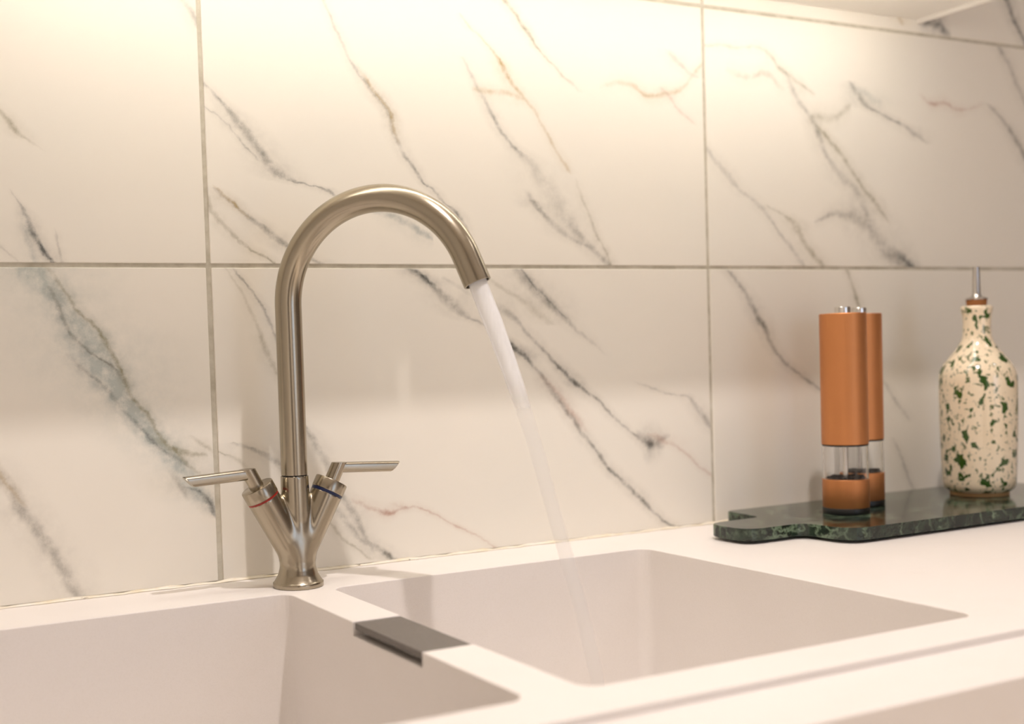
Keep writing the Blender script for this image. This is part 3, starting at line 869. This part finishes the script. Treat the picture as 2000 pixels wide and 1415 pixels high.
# spout: straight riser, 158 degree bend, short tail
SH, SR, SPHI, SSW, STAIL, SRT = 0.2570, 0.0905, -0.8755, 2.7553, 0.0248, 0.0122
hd = Vector((math.cos(SPHI), math.sin(SPHI), 0))
path = [Vector((0, 0, z)) for z in np.linspace(0.1029, SH, 10)]
for t in np.linspace(0, SSW, 64)[1:]:
    path.append(Vector((0, 0, SH))+hd*SR*(1-math.cos(t))+Vector((0, 0, SR*math.sin(t))))
tdir = hd*math.sin(SSW)+Vector((0, 0, math.cos(SSW)))
e0 = path[-1].copy()
for s in np.linspace(0, STAIL, 8)[1:]: path.append(e0+tdir*s)
bm = bmesh.new()
rings, T = sweep(bm, path, [SRT]*len(path), 48, (True, False))
# rolled lip and hollow mouth
def ring_at(p, r):
    out = []
    c = path[-1]
    for v in rings[-1]:
        out.append(bm.verts.new(p+(v.co-c)*(r/SRT)))
    return out
prev = rings[-1]
for off, r in ((0.0004, SRT-0.0005), (0.0002, SRT-0.0016), (-0.006, SRT-0.0017)):
    cur = ring_at(path[-1]+tdir*off, r)
    for k in range(48): bm.faces.new((prev[k], prev[(k+1) % 48], cur[(k+1) % 48], cur[k]))
    prev = cur
spout = obj('spout', bm, NICKEL, tap, True, angle=50)
bm = bmesh.new()
sweep(bm, [path[-1]-tdir*0.0055, path[-1]-tdir*0.0022], [SRT-0.0018]*2, 40)
obj('aerator', bm, DARKHOLE, spout)
bm = bmesh.new(); lathe(bm, [(0.0, 0.1015), (0.0116, 0.1015), (0.0116, 0.1032), (0.0, 0.1032)], 48)
obj('swivel_ring', bm, DARKHOLE, tap)

def handle(s, ringmat, ringname, heading):
    ax = Vector((ARM[0]*s, 0, ARM[2]))
    q = Vector((0, 0, 1)).rotation_difference(ax)
    org = Vector((0, 0, ARM0[2]))
    def place(bm):
        bmesh.ops.rotate(bm, verts=bm.verts, cent=(0, 0, 0), matrix=q.to_matrix())
        bmesh.ops.translate(bm, verts=bm.verts, vec=org)
        return bm
    L = ARML; RH = 0.0024 if s > 0 else 0.0015
    bm = bmesh.new(); lathe(bm, [(0.0, L-0.0004), (0.0148, L-0.0004), (0.0151, L+RH), (0.0, L+RH)], 56)
    rg = obj(ringname, place(bm), ringmat, tap, True, angle=40)
    rg['label'] = 'red hot-water ring' if s < 0 else 'dark blue cold-water ring'
    c0, c1 = L+RH, L+0.0131
    bm = bmesh.new(); lathe(bm, [(0.0, c0), (0.0150, c0), (0.0154, c0+0.0004), (0.0154, c1-0.0009), (0.0151, c1-0.0003), (0.0145, c1), (0.0, c1)], 56)
    cap = obj('handle_cap', place(bm), NICKEL, tap, True, angle=35)
    # stem leaning with the arm, its top trimmed level with the lever
    topz, droop = 0.1112, math.radians(2.6)
    px = (ax*(c1+0.0165)+org).x
    pl = Vector((px, 0, topz)); nrm = Vector((math.sin(droop)*s, 0, math.cos(droop)))
    bm = bmesh.new(); lathe(bm, [(0.0, c1-0.0008), (0.0068, c1-0.0008), (0.0068, c1+0.03), (0.0, c1+0.03)], 40)
    place(bm)
    g = list(bm.verts)+list(bm.edges)+list(bm.faces)
    bmesh.ops.bisect_plane(bm, geom=g, plane_co=pl, plane_no=nrm, clear_outer=True)
    edges = [e for e in bm.edges if e.is_boundary]
    bmesh.ops.holes_fill(bm, edges=edges, sides=0)
    st = obj('handle_stem', bm, NICKEL, tap, True, angle=35)
    # lever: rounded bar, tip cut on a slant so that the top edge reaches further
    bm = bmesh.new()
    LEN = 0.0618
    TH, WD = 0.0096, 0.0105
    sec = rrect(-WD/2, WD/2, -TH, 0.0, 0.0026, 5)
    stations = [(0.0, 0.0), (LEN-0.0085, LEN)]
    rr = []
    for bot, tp in stations:
        ring = []
        for (y, z) in sec:
            f = (z+TH)/TH
            ring.append(bm.verts.new((bot+(tp-bot)*f, y, z)))
        rr.append(ring)
    n = len(sec)
    for a, b in zip(rr[:-1], rr[1:]):
        for k in range(n): bm.faces.new((a[k], a[(k+1) % n], b[(k+1) % n], b[k]))
    bm.faces.new(rr[0]); endf = bm.faces.new(rr[-1])
    bmesh.ops.bevel(bm, geom=list(endf.edges), offset=0.0007, segments=2, affect='EDGES')
    Mx = Matrix.Translation((px-0.001*s, 0, topz)) @ Matrix.Rotation(heading, 4, 'Z') @ Matrix.Rotation(droop, 4, 'Y')
    bm.transform(Mx)
    lv = obj('lever', bm, NICKEL, tap, True, angle=40)
handle(-1, RED_RING, 'hot_ring', math.pi+0.03)
handle(1, BLUE_RING, 'cold_ring', -0.06)

# ------------------------------------------------------------------ running water
spts = [(0.1712, -0.2028, 0.2677), (0.1808, -0.2143, 0.2301), (0.1883, -0.2233, 0.1955), (0.1936, -0.2296, 0.1698), (0.2020, -0.2397, 0.1269), (0.2104, -0.2498, 0.0757), (0.2160, -0.2565, 0.0418), (0.2240, -0.2660, -0.0033), (0.2308, -0.2744, -0.0542), (0.2365, -0.2810, -0.11), (0.2425, -0.288, -0.1880)]
srad = [0.0080, 0.0081, 0.0075, 0.0068, 0.0060, 0.0060, 0.0060, 0.0059, 0.0058, 0.0057, 0.0056]
zz = np.array([p[2] for p in spts])[::-1]
fine = []
fr = []
tip = Vector((FX, FY, 0))+path[-1]-tdir*0.002
for t in np.linspace(0, 1, 70):
    z = tip.z+(-0.1880-tip.z)*t
    x = float(np.interp(z, zz, np.array([p[0] for p in spts])[::-1])); y = float(np.interp(z, zz, np.array([p[1] for p in spts])[::-1]))
    r = float(np.interp(z, zz, np.array(srad)[::-1]))
    fine.append((x, y, z)); fr.append(r*(1+0.02*math.sin(40*t)+0.015*math.sin(97*t+1)))
P = np.array(fine)
for _ in range(6): P[1:-1, :2] = 0.25*P[:-2, :2]+0.5*P[1:-1, :2]+0.25*P[2:, :2]
bm = bmesh.new()
sweep(bm, [tuple(p) for p in P], fr, 32, (False, False))
tag(obj('water_stream', bm, WATER, None, True), 'white aerated stream of water falling from the spout into the bowl', 'water')

# ------------------------------------------------------------------ green marble board
BT = 0.0165
def rounded_poly(pts, rad, n=6):
    out = []
    N = len(pts)
    for i in range(N):
        p0, p1, p2 = Vector(pts[i-1]), Vector(pts[i]), Vector(pts[(i+1) % N])
        a = (p0-p1).normalized(); b = (p2-p1).normalized(); r = rad[i]
        for k in range(n+1):
            t = k/n
            q = (p1+a*r)*(1-t)**2+2*p1*t*(1-t)+(p1+b*r)*t*t
            out.append((q.x, q.y))
    return out
bx, by = 0.80, -0.1125
outl = [(0.5185, -0.1430), (0.5975, -0.1430), (0.6015, -0.2050), (1.060, -0.2050), (1.060, -0.0180), (0.6015, -0.0180), (0.5975, -0.0810), (0.5185, -0.0810)]
rad = [0.020, 0.012, 0.024, 0.02, 0.02, 0.008, 0.012, 0.020]
board = empty('serving_board', (bx, by, 0.0))
tag(board, 'dark green marble paddle board lying on the worktop against the tiles', 'board')
bm = bmesh.new()
prism(bm, [(x-bx, y-by) for x, y in rounded_poly(outl, rad)], 0.0034, BT)
es = [e for e in bm.edges if abs(e.verts[0].co.z-e.verts[1].co.z) < 1e-6]
bmesh.ops.bevel(bm, geom=es, offset=0.0008, segments=2, affect='EDGES')
obj('slab', bm, BOARD, board)
for x, y in ((-0.17, -0.07), (-0.17, 0.07), (0.23, -0.07), (0.23, 0.07)):
    bm = bmesh.new(); lathe(bm, [(0.0, 0.0), (0.007, 0.0), (0.0075, 0.0035), (0.0, 0.0035)], 20)
    obj('rubber_foot', bm, DARKHOLE, board, loc=(x, y, 0))

# ------------------------------------------------------------------ mills
def mill(x, y, label, fill):
    r = 0.0250
    z0 = BT
    e = empty('spice_mill', (x, y, z0))
    tag(e, label, 'mill', 'copper mills on the board')
    def L(name, prof, mat, n=56, par=e, ang=35):
        bm = bmesh.new(); lathe(bm, prof, n); return obj(name, bm, mat, par, True, angle=ang)
    L('base_cap', [(0, 0), (r*0.985, 0), (r*1.005, 0.0008), (r*1.005, 0.0066), (r*0.99, 0.0072), (0, 0.0072)], BLACK)
    cup = L('grinder_cup', [(0.0, 0.0072), (r-0.0004, 0.0072), (r, 0.0078), (r, 0.0385), (r-0.0006, 0.0390), (0.0, 0.0390)], COPPER)
    bm = bmesh.new()
    lathe(bm, [(r-0.0022, 0.0391), (r-0.0006, 0.0391), (r-0.0006, 0.0757), (r-0.0022, 0.0757), (r-0.0022, 0.0391)], 56)
    bmesh.ops.remove_doubles(bm, verts=bm.verts, dist=1e-6)
    obj('chamber', bm, ACRYLIC, e, True, angle=35)
    L('grinder_shaft', [(0.0, 0.0391), (0.0028, 0.0391), (0.0028, 0.0757), (0.0, 0.0757)], STEEL, 24)
    rn = random.Random(fill)
    bm = bmesh.new()
    lathe(bm, [(0.0, 0.0394), (r*0.82, 0.0394), (r*0.80, 0.0402), (r*0.5, 0.0406), (r*0.2, 0.0408), (0.0, 0.0406)], 36)
    for v in bm.verts:
        if v.co.z > 0.0398: v.co.z += rn.uniform(-0.0004, 0.0016)+(0.0035*fill if (v.co.x > 0.004 and v.co.y < 0.004) else 0)
    L2 = obj('peppercorns', bm, PEPPER, e)
    L('seal_ring', [(0.0, 0.0758), (r-0.0003, 0.0758), (r-0.0003, 0.0772), (0.0, 0.0772)], BLACK)
    L('body', [(0.0, 0.0772), (r-0.0006, 0.0772), (r, 0.0778), (r, 0.2218), (r-0.0008, 0.2226), (0.0, 0.2226)], COPPER)
    L('push_button', [(0.0, 0.2226), (0.0086, 0.2226), (0.0086, 0.2290), (0.0080, 0.2298), (0.0, 0.2299)], CHROME)
    return e
mill(0.6886, -0.1165, 'satin copper spice mill with clear chamber, standing nearer the board handle', 0.35)
mill(0.7530, -0.0800, 'satin copper spice mill half hidden behind the other mill, nearer the tiles', 0.2)

# ------------------------------------------------------------------ oil bottle
bt = empty('oil_bottle', (0.9252, -0.1031, BT))
tag(bt, 'cream ceramic oil bottle with green splatter glaze and cork pourer', 'bottle')
bm = bmesh.new()
prof = [(0.0, 0.0052), (0.0335, 0.0052), (0.0365, 0.0068), (0.0398, 0.0105), (0.0412, 0.0165), (0.0418, 0.026), (0.0430, 0.060), (0.0440, 0.100), (0.0441, 0.132), (0.0437, 0.144), (0.0418, 0.1525), (0.0375, 0.1600), (0.0315, 0.1672), (0.0255, 0.1745), (0.0205, 0.1815), (0.0172, 0.1885), (0.0158, 0.1950), (0.0157, 0.2080), (0.0160, 0.2170), (0.0172, 0.2215), (0.0179, 0.2245), (0.0178, 0.2275), (0.0165, 0.2292), (0.0135, 0.2292), (0.0118, 0.2280), (0.0115, 0.215), (0.0, 0.215)]
# smooth profile
dense = []
for (a, b) in zip(prof[:-1], prof[1:]):
    for k in range(3): dense.append((a[0]+(b[0]-a[0])*k/3, a[1]+(b[1]-a[1])*k/3))
dense.append(prof[-1])
D = np.array(dense)
for _ in range(2):
    D2 = D.copy(); D2[4:-8] = 0.25*D[3:-9]+0.5*D[4:-8]+0.25*D[5:-7]; D = D2
lathe(bm, [(float(a), float(b)) for a, b in D], 72)
obj('jar', bm, GLAZE, bt, True)
bm = bmesh.new(); lathe(bm, [(0.0, 0.0), (0.0318, 0.0), (0.0332, 0.0008), (0.0332, 0.0050), (0.0, 0.0053)], 64)
obj('foot_ring', bm, CLAY, bt, True, angle=40)
bm = bmesh.new(); lathe(bm, [(0.0, 0.216), (0.0100, 0.216), (0.0112, 0.229), (0.0118, 0.2355), (0.0112, 0.2366), (0.0, 0.2366)], 40)
obj('cork', bm, CORK, bt, True, angle=40)
bm = bmesh.new()
lathe(bm, [(0.0, 0.2364), (0.0126, 0.2364), (0.0128, 0.2374), (0.0110, 0.2388), (0.0062, 0.2400), (0.0050, 0.2420), (0.0046, 0.2440), (0.0038, 0.2756), (0.0031, 0.2756), (0.0031, 0.2700), (0.0, 0.2700)], 36)
obj('pourer', bm, STEEL, bt, True, angle=40)
